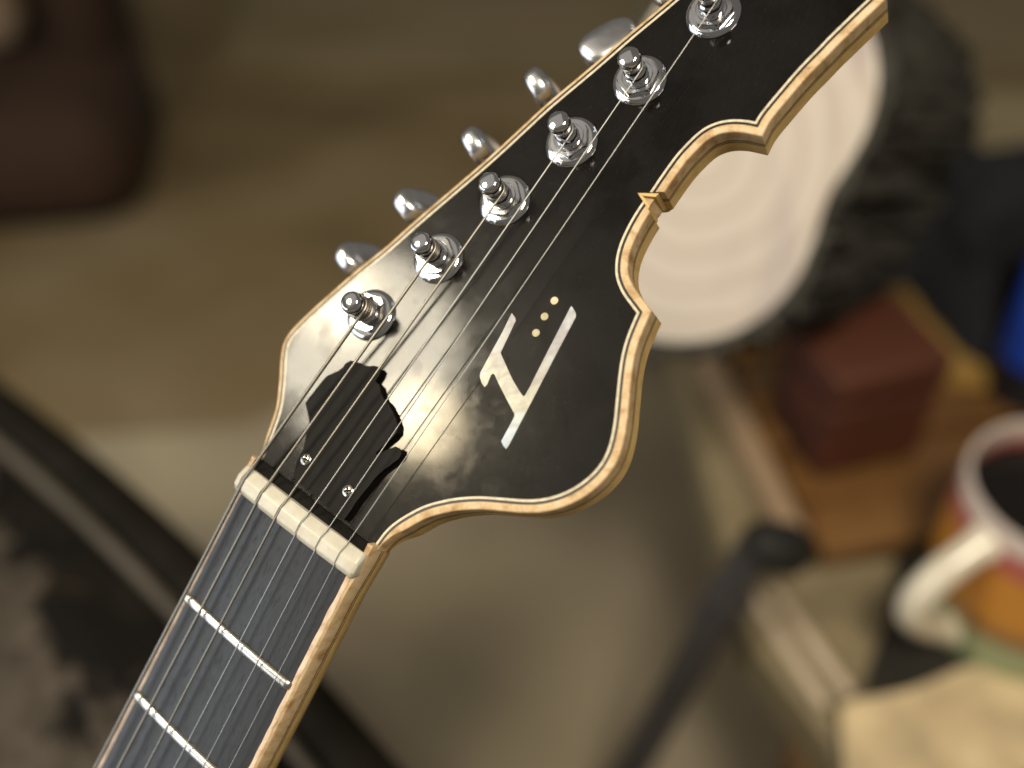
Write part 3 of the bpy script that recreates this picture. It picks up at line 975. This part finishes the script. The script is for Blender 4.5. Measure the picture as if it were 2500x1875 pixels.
NS, NL, LL = 160, 40, 0.20
V = [(lr(2 * math.pi * i / NS) * math.cos(2 * math.pi * i / NS), lr(2 * math.pi * i / NS) * math.sin(2 * math.pi * i / NS), 0.0) for i in range(NS)]
V2 = [(x * .5, y * .5, 0.001) for x, y, z in V]
VV = V + V2 + [(0, 0, 0.001)]
F = [(i, (i + 1) % NS, NS + (i + 1) % NS, NS + i) for i in range(NS)] + [(NS + i, NS + (i + 1) % NS, 2 * NS) for i in range(NS)]
link("sawn_end", VV, F, 'logend', log, 0)
V, F = [], []
for k in range(NL + 1):
    z = -LL * k / NL + 0.001
    for i in range(NS):
        a = 2 * math.pi * i / NS
        rid = noise.noise(Vector((math.cos(a) * 12, math.sin(a) * 12, z * 7)))
        rid2 = noise.noise(Vector((math.cos(a) * 30, math.sin(a) * 30, z * 22 + 4)))
        r = lr(a) + 0.005 + 0.009 * abs(rid) + 0.006 * rid2
        V.append((r * math.cos(a), r * math.sin(a), z + (0.004 * rid2 if k == 0 else 0)))
for i in range(NS):
    a = 2 * math.pi * i / NS
    r = lr(a) - 0.0015
    V.append((r * math.cos(a), r * math.sin(a), -0.0005))
for k in range(NL):
    for i in range(NS):
        j = (i + 1) % NS
        F.append((k * NS + i, k * NS + j, (k + 1) * NS + j, (k + 1) * NS + i))
for i in range(NS):
    j = (i + 1) % NS
    F.append((i, j, (NL + 1) * NS + j, (NL + 1) * NS + i))
F.append(tuple(range(NL * NS, (NL + 1) * NS)))
link("bark", V, F, 'bark', log, 60)

# bench on the right: laid out smaller and nearer, then scaled up from the camera position by scale_about_camera()
BENCH = []
MAT['benchtop'] = wood("olive_beige_bench_top", [(0.3, (0.15, 0.12, 0.065)), (0.5, (0.22, 0.18, 0.105)), (0.7, (0.265, 0.215, 0.13))], 7.0, (1, 3, 1), 0.55, 0.1, 0.001)
MAT['benchleg'] = wood("dark_bench_leg_wood", [(0.3, (0.06, 0.035, 0.015)), (0.7, (0.12, 0.07, 0.03))], 9.0, (3, 3, .5), 0.5, 0.1, 0.001)
bench = thing("work_bench", "low olive beige work bench standing under the striped mug and brown board", "bench")
V, F = prism([(0.119, 0.31), (0.146, 0.255), (0.150, 0.20), (0.75, 0.20), (0.75, 0.90), (0.085, 0.90)], ZB - 0.03, ZB, 0.003)
link("bench_top", V, F, 'benchtop', bench, 30)
for x, y in ((0.16, 0.25), (0.70, 0.25), (0.16, 0.85), (0.70, 0.85)):
    me = box(0.05, 0.05, ZB - 0.031, 0.004, 2, (x, y, (ZB - 0.031) / 2))
    finish("leg", me, 'benchleg', bench)

# brown planked board with a pale edge strip
MAT['plank'] = wood("orange_brown_plank", [(0.3, (0.085, 0.038, 0.012)), (0.5, (0.155, 0.075, 0.023)), (0.7, (0.23, 0.12, 0.036))], 9.0, (0.6, 4, 1), 0.4, 0.1, 0.001)
MAT['strip'] = wood("pale_tan_strip", [(0.3, (0.24, 0.16, 0.095)), (0.6, (0.36, 0.255, 0.16))], 9.0, (3, .6, 1), 0.45, 0.1, 0.001)
board = thing("planked_board", "orange brown planked board with a pale strip along its side under the red brown box", "board", (0.145, 0.34, ZB), (0, 0, R(10)))
for k in range(3):
    me = box(0.20, 0.072, 0.016, 0.003, 2, (0.118, 0.045 + k * 0.077, 0.0085))
    finish("plank", me, 'plank', board)
me = box(0.014, 0.245, 0.020, 0.004, 2, (0.007, 0.13, 0.0125))
finish("side_strip", me, 'strip', board)

# red brown leather box on the board
MAT['redglass'] = plain("red_brown_leather", (0.088, 0.022, 0.008), 0.7, var=0.4, scale=12, coat=0.0)
MAT['jarlid'] = plain("red_brown_lid", (0.088, 0.024, 0.009), 0.7)
jar = thing("leather_box", "small red brown leather box standing on the planked board", "box", (0.190, 0.437, ZB + 0.017), (0, 0, R(18)))
finish("box_body", box(0.068, 0.056, 0.052, 0.006, 3, (0, 0, 0.0265)), 'redglass', jar)
finish("lid", box(0.071, 0.059, 0.022, 0.006, 3, (0, 0, 0.064)), 'jarlid', jar)

# ochre split stick beyond the jar
MAT['ochre'] = wood("ochre_split_wood", [(0.3, (0.26, 0.145, 0.03)), (0.6, (0.46, 0.29, 0.08))], 12, (1, 5, 1), 0.6, 0.2, 0.001)
stick = link("split_stick", *loft_poly([
    [(0.302, 0.470, ZB + 0.002), (0.262, 0.478, ZB + 0.002), (0.266, 0.482, ZB + 0.028), (0.300, 0.474, ZB + 0.020)],
    [(0.285, 0.520, ZB + 0.002), (0.258, 0.520, ZB + 0.002), (0.258, 0.520, ZB + 0.030), (0.280, 0.522, ZB + 0.022)],
    [(0.268, 0.640, ZB + 0.002), (0.250, 0.640, ZB + 0.002), (0.250, 0.640, ZB + 0.030), (0.262, 0.640, ZB + 0.022)]]), 'ochre', None, 0)
tag(stick, "ochre yellow split stick lying between the red brown box and the dark cloth bundle", "stick")

# dark cloth bundle
MAT['navy'] = plain("black_navy_cloth", (0.006, 0.007, 0.011), 0.85, var=0.5, scale=14, bumps=0.5, bscale=60, bdist=0.002)
V, F = [], []
nu, nv = 60, 26
for j in range(nv + 1):
    t = math.pi / 2 * j / nv
    for i in range(nu):
        p = 2 * math.pi * i / nu
        k = 1 + 0.16 * noise.noise(Vector((math.cos(p) * 1.7, math.sin(p) * 1.7, t * 2))) + 0.06 * noise.noise(Vector((math.cos(p) * 5, math.sin(p) * 5, t * 6)))
        V.append((0.352 + 0.095 * k * max(0.0, math.cos(t)) ** .6 * math.cos(p), 0.585 + 0.105 * k * max(0.0, math.cos(t)) ** .6 * math.sin(p), ZB + 0.004 + 0.085 * k * math.sin(t)))
for j in range(nv):
    for i in range(nu):
        k = (i + 1) % nu
        F.append((j * nu + i, j * nu + k, (j + 1) * nu + k, (j + 1) * nu + i))
F.append(tuple(range(nu))[::-1])
bundle = link("cloth_bundle", V, F, 'navy', None, 80)
tag(bundle, "nearly black crumpled cloth bundle beside the ochre stick", "cloth")

# blue bottle at the right border
MAT['blue'] = plain("bright_blue_plastic", (0.015, 0.075, 0.55), 0.45, var=0.2, scale=8)
MAT['bluecap'] = plain("black_plastic_cap", (0.015, 0.016, 0.022), 0.4)
bb = thing("blue_bottle", "bright blue plastic bottle with a black foot at the right border", "bottle", (0.309, 0.478, ZB))
link("bottle_body", *lathe([(0.018, 0.040), (0.022, 0.044), (0.022, 0.12), (0.012, 0.135), (0.010, 0.15), (0, 0.15)], 40), 'blue', bb, 40)
link("bottle_foot", *lathe([(0.020, 0), (0.023, 0.003), (0.023, 0.040), (0.017, 0.0405), (0, 0.0405)], 40), 'bluecap', bb, 40)

# striped mug
m = bpy.data.materials.new("striped_glaze")
nt, bs = nodes_of(m)
tc = nt.nodes.new("ShaderNodeTexCoord")
sx = nt.nodes.new("ShaderNodeSeparateXYZ")
nt.links.new(tc.outputs["Object"], sx.inputs[0])
wob = mul(nt, ntex(nt, coords(nt), 30, 3), 0.010)
zz = mul(nt, mul(nt, sx.outputs[2], wob, 'ADD'), 6.4)
nt.links.new(ramp(nt, zz, [(0.0, (0.28, 0.34, 0.19)), (0.30, (0.30, 0.36, 0.21)), (0.36, (0.20, 0.10, 0.03)), (0.46, (0.52, 0.22, 0.025)), (0.70, (0.48, 0.20, 0.025)), (0.76, (0.36, 0.09, 0.075)), (0.84, (0.38, 0.11, 0.095)), (0.88, (0.55, 0.47, 0.42))]), bs.inputs["Base Color"])
bs.inputs["Roughness"].default_value = 0.25
bs.inputs["Coat Weight"].default_value = 0.4
MAT['mug'] = m
MAT['mugwhite'] = plain("white_glaze", (0.72, 0.66, 0.53), 0.25, var=0.12, scale=30, coat=0.4)
MAT['coffee'] = plain("black_coffee", (0.006, 0.004, 0.003), 0.05)
mug = thing("striped_mug", "mug glazed in red, orange and green bands with a white handle", "mug", (0.2455, 0.3165, ZB + 0.0085))
mug.scale = (0.94, 0.94, 0.94)
link("mug_body", *lathe([(0.034, 0.0), (0.043, 0.003), (0.047, 0.02), (0.048, 0.06), (0.0475, 0.098), (0.0465, 0.101), (0.0445, 0.101), (0.0435, 0.098), (0.0435, 0.012), (0, 0.012)], 72), 'mug', mug, 40)
link("coffee", *lathe([(0.0432, 0.086), (0.0432, 0.0865), (0, 0.0868)], 48), 'coffee', mug, 40)
hang = math.atan2(-0.42, -0.90)
hp = []
for k in range(19):
    t = k / 18 * math.pi
    rr = 0.0455 + 0.034 * math.sin(t) ** 0.8
    z = 0.086 - 0.066 * (k / 18) + 0.004 * math.sin(t)
    hp.append((rr * math.cos(hang), rr * math.sin(hang), z))
V, F = tube(hp, [0.010 if k in (0, 18) else 0.0078 for k in range(19)], 14)
link("mug_handle", V, F, 'mugwhite', mug, 60)

# dark slab under the mug
MAT['dark_slab'] = plain("matte_dark_slab", (0.016, 0.014, 0.009), 0.7, var=0.4, scale=30, bumps=0.3, bscale=60, bdist=0.001)
sl = link("mug_slab", *prism([(0.158, 0.262), (0.40, 0.318), (0.40, 0.40), (0.215, 0.385), (0.19, 0.322)], ZB + 0.001, ZB + 0.008, 0.001), 'dark_slab', None, 30)
tag(sl, "dark slab under the striped mug", "dark_slab")

# cream cloth at the near corner
MAT['cream'] = plain("cream_linen", (0.54, 0.43, 0.26), 0.85, var=0.28, scale=26, bumps=0.4, bscale=300, bdist=0.0006)
V, F = [], []
nu, nv = 70, 40
for j in range(nv + 1):
    for i in range(nu + 1):
        s, t = i / nu, j / nv
        x = 0.140 + 0.30 * s + 0.010 * t
        y = 0.205 + 0.30 * s * 0.30 + (0.058 + 0.0015 * math.sin(s * 40)) * t
        q = noise.noise(Vector((x * 22 + y * 30, y * 12 - x * 9, 1.0)))
        q2 = noise.noise(Vector((x * 60, y * 50, 2.0)))
        V.append((x, y, ZB + 0.014 + 0.006 * abs(q) + 0.002 * q2))
n0 = len(V)
V += [(x, y, z - 0.003) for x, y, z in V]
for j in range(nv):
    for i in range(nu):
        a = j * (nu + 1) + i
        F.append((a, a + 1, a + nu + 2, a + nu + 1))
        F.append((n0 + a, n0 + a + nu + 1, n0 + a + nu + 2, n0 + a + 1))
border = [i for i in range(nu + 1)] + [j * (nu + 1) + nu for j in range(1, nv + 1)] + [nv * (nu + 1) + i for i in range(nu - 1, -1, -1)] + [j * (nu + 1) for j in range(nv - 1, 0, -1)]
for a, b in zip(border, border[1:] + border[:1]):
    F.append((a, b, n0 + b, n0 + a))
cl = link("linen_cloth", V, F, 'cream', None, 60)
tag(cl, "creased cream linen cloth on the near corner of the bench", "cloth")

# dark pole with a black end knob
MAT['pole'] = plain("dark_grey_tube", (0.055, 0.052, 0.052), 0.35, var=0.25, scale=30)
MAT['rubber'] = plain("black_rubber", (0.006, 0.005, 0.004), 0.7)
pole = thing("floor_pole", "dark grey metal pole leaning on the bench with a black rubber end", "pole")
p1, p0 = Vector((0.112, 0.315, 0.612)), Vector((0.0375, 0.3028, 0.2857))
link("tube", *tube([p0, p0.lerp(p1, .5), p1], 0.0095, 24), 'pole', pole, 60)
dirp = (p1 - p0).normalized()
link("collar", *tube([p1 - dirp * 0.055, p1 - dirp * 0.03], 0.0122, 24), 'pole', pole, 40)
kn = p1 + Vector((0.013, 0.002, -0.002))
link("end_knob", *tube([kn - Vector((0.016, 0.0, -0.006)), kn - Vector((0.010, 0, -0.004)), kn + Vector((0.006, 0.002, -0.002)), kn + Vector((0.012, 0.004, -0.004))], [0.009, 0.0125, 0.0125, 0.009], 24), 'rubber', pole, 60)

# two pale dowels on the bench corner
MAT['dowel'] = wood("pale_dowel_wood", [(0.3, (0.42, 0.33, 0.23)), (0.6, (0.58, 0.48, 0.36))], 14, (4, .8, 1), 0.5, 0.1, 0.001)
dowels = []
for k, (a, b, lab) in enumerate((((0.122, 0.336), (0.147, 0.270), "pale wooden dowel on the bench corner, the one nearer the pole"),
                                 ((0.134, 0.340), (0.160, 0.276), "pale wooden dowel on the bench corner, the one nearer the mug"))):
    pa, pb = Vector((a[0], a[1], ZB + 0.0036)), Vector((b[0], b[1], ZB + 0.0036))
    o = link("wooden_dowel", *tube([pa, pa.lerp(pb, .04), pa.lerp(pb, .96), pb], [0.0024, 0.0034, 0.0034, 0.0024], 20), 'dowel', None, 60)
    dowels.append(o)
    tag(o, lab, "dowel", "dowels on the bench corner")

# scale log and bench group about the camera, farther off for more blur, standing on the floor
def scale_about_camera(roots, k=1.4, z_new=0.37):
    done = set()
    for o in roots:
        fam = [o] + list(o.children)
        for q in fam:
            if q.type == 'MESH' and q.data.name not in done:
                done.add(q.data.name)
                if q is o:
                    q.data.transform(Matrix.Translation((0, 0, -ZB)))
                q.data.transform(Matrix.Scale(k, 4))
                if q is o:
                    q.data.transform(Matrix.Translation((0, 0, z_new)))
        if o.type == 'EMPTY':
            x, y, z = o.location
            if (x, y, z) == (0, 0, 0):
                for q in o.children:
                    q.data.transform(Matrix.Translation((0, 0, z_new - k * ZB)))
            else:
                o.location = (k * x, k * y, z_new + k * (z - ZB))


scale_about_camera([log, bench, board, jar, stick, bundle, bb, mug, sl, cl, pole] + dowels)
for q in bench.children:          # the legs reach the floor
    if q.name.startswith("leg"):
        zs = [v_.co.z for v_ in q.data.vertices]
        lo, hi = min(zs), max(zs)
        for v_ in q.data.vertices:
            v_.co.z = hi * (v_.co.z - lo) / (hi - lo)

# worn black trunk below the neck
MAT['trunkrim'] = plain("black_trunk_rim", (0.009, 0.0075, 0.005), 0.75, spec=0.1, var=0.4, scale=30, bumps=0.2, bscale=50, bdist=0.001)
MAT['rim_highlight'] = plain("dull_grey_highlight", (0.075, 0.062, 0.045), 0.65, var=0.25, scale=18, metal=0.2)
m = bpy.data.materials.new("peeling_black_top")
nt, bs = nodes_of(m)
v = coords(nt)
sx = nt.nodes.new("ShaderNodeSeparateXYZ")
nt.links.new(v, sx.inputs[0])
f1 = ntex(nt, v, 16, 5, 0.65, 0.4)
worn_ = mul(nt, f1, mul(nt, sx.outputs[1], -3.2), 'ADD')
wf = ramp(nt, worn_, [(0.75, 0.0), (0.81, 1.0)])
tone = ramp(nt, ntex(nt, v, 34, 5, 0.7), [(0.35, (0.035, 0.029, 0.022)), (0.6, (0.085, 0.070, 0.055)), (0.75, (0.05, 0.047, 0.046))])
dark = ramp(nt, ntex(nt, v, 20, 4), [(0.45, (0.005, 0.004, 0.003)), (0.60, (0.010, 0.008, 0.005)), (0.70, (0.05, 0.032, 0.012))])
nt.links.new(mixc(nt, wf, dark, tone), bs.inputs["Base Color"])
bs.inputs["Roughness"].default_value = 0.7
bs.inputs["Specular IOR Level"].default_value = 0.15
bump(nt, bs, mul(nt, wf, f1, 'ADD'), 0.6, 0.003)
MAT['peel'] = m
ex, ey = 0.313, -0.299
el = math.hypot(ex, ey)
trunk = thing("black_trunk", "old black trunk with peeling top and dull grey painted highlight below the neck", "trunk", (-0.051, 0.268, 0.0), (0, 0, math.atan2(ey, ex)))
# local x runs along the edge towards the camera side, local -y points inwards
ZT = 0.5
def bend(x):
    return -0.24 * (x + 0.215) ** 2 + 0.0111


def bar(name, y0, y1, z0, z1, mat, bev, x0=-0.62, x1=0.25):
    ym, zm, hy, hz = (y0 + y1) / 2, (z0 + z1) / 2, abs(y1 - y0) / 2, (z1 - z0) / 2
    sec = []
    for cy, cz, a0 in ((1, 1, 0), (-1, 1, 90), (-1, -1, 180), (1, -1, 270)):
        for k in range(5):
            t = R(a0 + 22.5 * k)
            sec.append((ym + cy * (hy - bev) + bev * math.cos(t), zm + cz * (hz - bev) + bev * math.sin(t)))
    n = 30
    rings = [[(x0 + (x1 - x0) * i / n, y + bend(x0 + (x1 - x0) * i / n), z) for y, z in sec] for i in range(n + 1)]
    return link(name, *loft_poly(rings), mat, trunk, 40)


bar("rim", 0.0, -0.0325, ZT - 0.035, ZT, 'trunkrim', 0.014)
bar("highlight_strip", -0.033, -0.0415, ZT - 0.03, ZT - 0.003, 'rim_highlight', 0.004)  # paler grey strip stands in for the highlight band along the rim
bar("rim_groove", -0.042, -0.0465, ZT - 0.03, ZT - 0.012, 'trunkrim', 0.001)
bar("trunk_side", -0.006, -0.40, 0.0, ZT - 0.036, 'trunkrim', 0.004)
V, F = [], []
nx, ny = 110, 60
for j in range(ny + 1):
    for i in range(nx + 1):
        x, y = -0.62 + 0.87 * i / nx, -0.047 - 0.355 * j / ny
        q = noise.noise(Vector((x * 26, y * 26, 0))) + 0.5 * noise.noise(Vector((x * 70, y * 70, 3)))
        V.append((x, y + bend(x), ZT - 0.008 + 0.0022 * q + min(1, j / 6) * 0.004))
n0 = len(V)
low = [j * (nx + 1) + i for j, i in [(0, i) for i in range(nx + 1)] + [(j, nx) for j in range(1, ny + 1)] + [(ny, i) for i in range(nx - 1, -1, -1)] + [(j, 0) for j in range(ny - 1, 0, -1)]]
V += [(V[k][0], V[k][1], ZT - 0.034) for k in low]
for j in range(ny):
    for i in range(nx):
        a = j * (nx + 1) + i
        F.append((a, a + 1, a + nx + 2, a + nx + 1))
m_ = len(low)
for k in range(m_):
    F.append((low[k], low[(k + 1) % m_], n0 + (k + 1) % m_, n0 + k))
F.append(tuple(range(n0, n0 + m_)))
top = link("peeling_top", V, F, 'peel', trunk, 60)
top["label"] = "peeling grey brown trunk top"
# the texture of the top counts inwards
top.location = (0, 0, 0)

# dark armchair far left and a pale rug beyond
MAT['chairwood'] = plain("dark_brown_leather", (0.036, 0.016, 0.007), 0.9, var=0.3, scale=6)
MAT['chairpad'] = plain("beige_cushion", (0.30, 0.22, 0.15), 0.9, var=0.15, scale=6)
ch = thing("armchair", "dark brown armchair with a beige cushion at the far left", "armchair", (-0.83, 1.62, 0.0), (0, 0, R(8)))
finish("seat_base", box(0.56, 0.40, 0.22, 0.10, 8, (-0.07, 0.02, 0.115)), 'chairwood', ch)
finish("arm_post", box(0.11, 0.16, 0.62, 0.05, 6, (0.12, 0.13, 0.33)), 'chairwood', ch)
finish("cushion", box(0.40, 0.14, 0.42, 0.06, 6, (-0.16, 0.10, 0.43)), 'chairpad', ch)
finish("backrest", box(0.60, 0.12, 0.60, 0.05, 6, (-0.14, 0.30, 0.33)), 'chairwood', ch)

MAT['rug'] = lowfreq("olive_rug", (0.19, 0.15, 0.075), (0.24, 0.195, 0.105), (0.27, 0.205, 0.13), 2.0, 0.9)
rug = link("area_rug", *prism([(-0.60, 2.08), (3.0, 2.02), (3.0, 4.2), (-0.75, 4.3)], 0.002, 0.014, 0.003), 'rug', None, 30)
tag(rug, "pale olive area rug lying on the floor beyond the headstock", "rug")
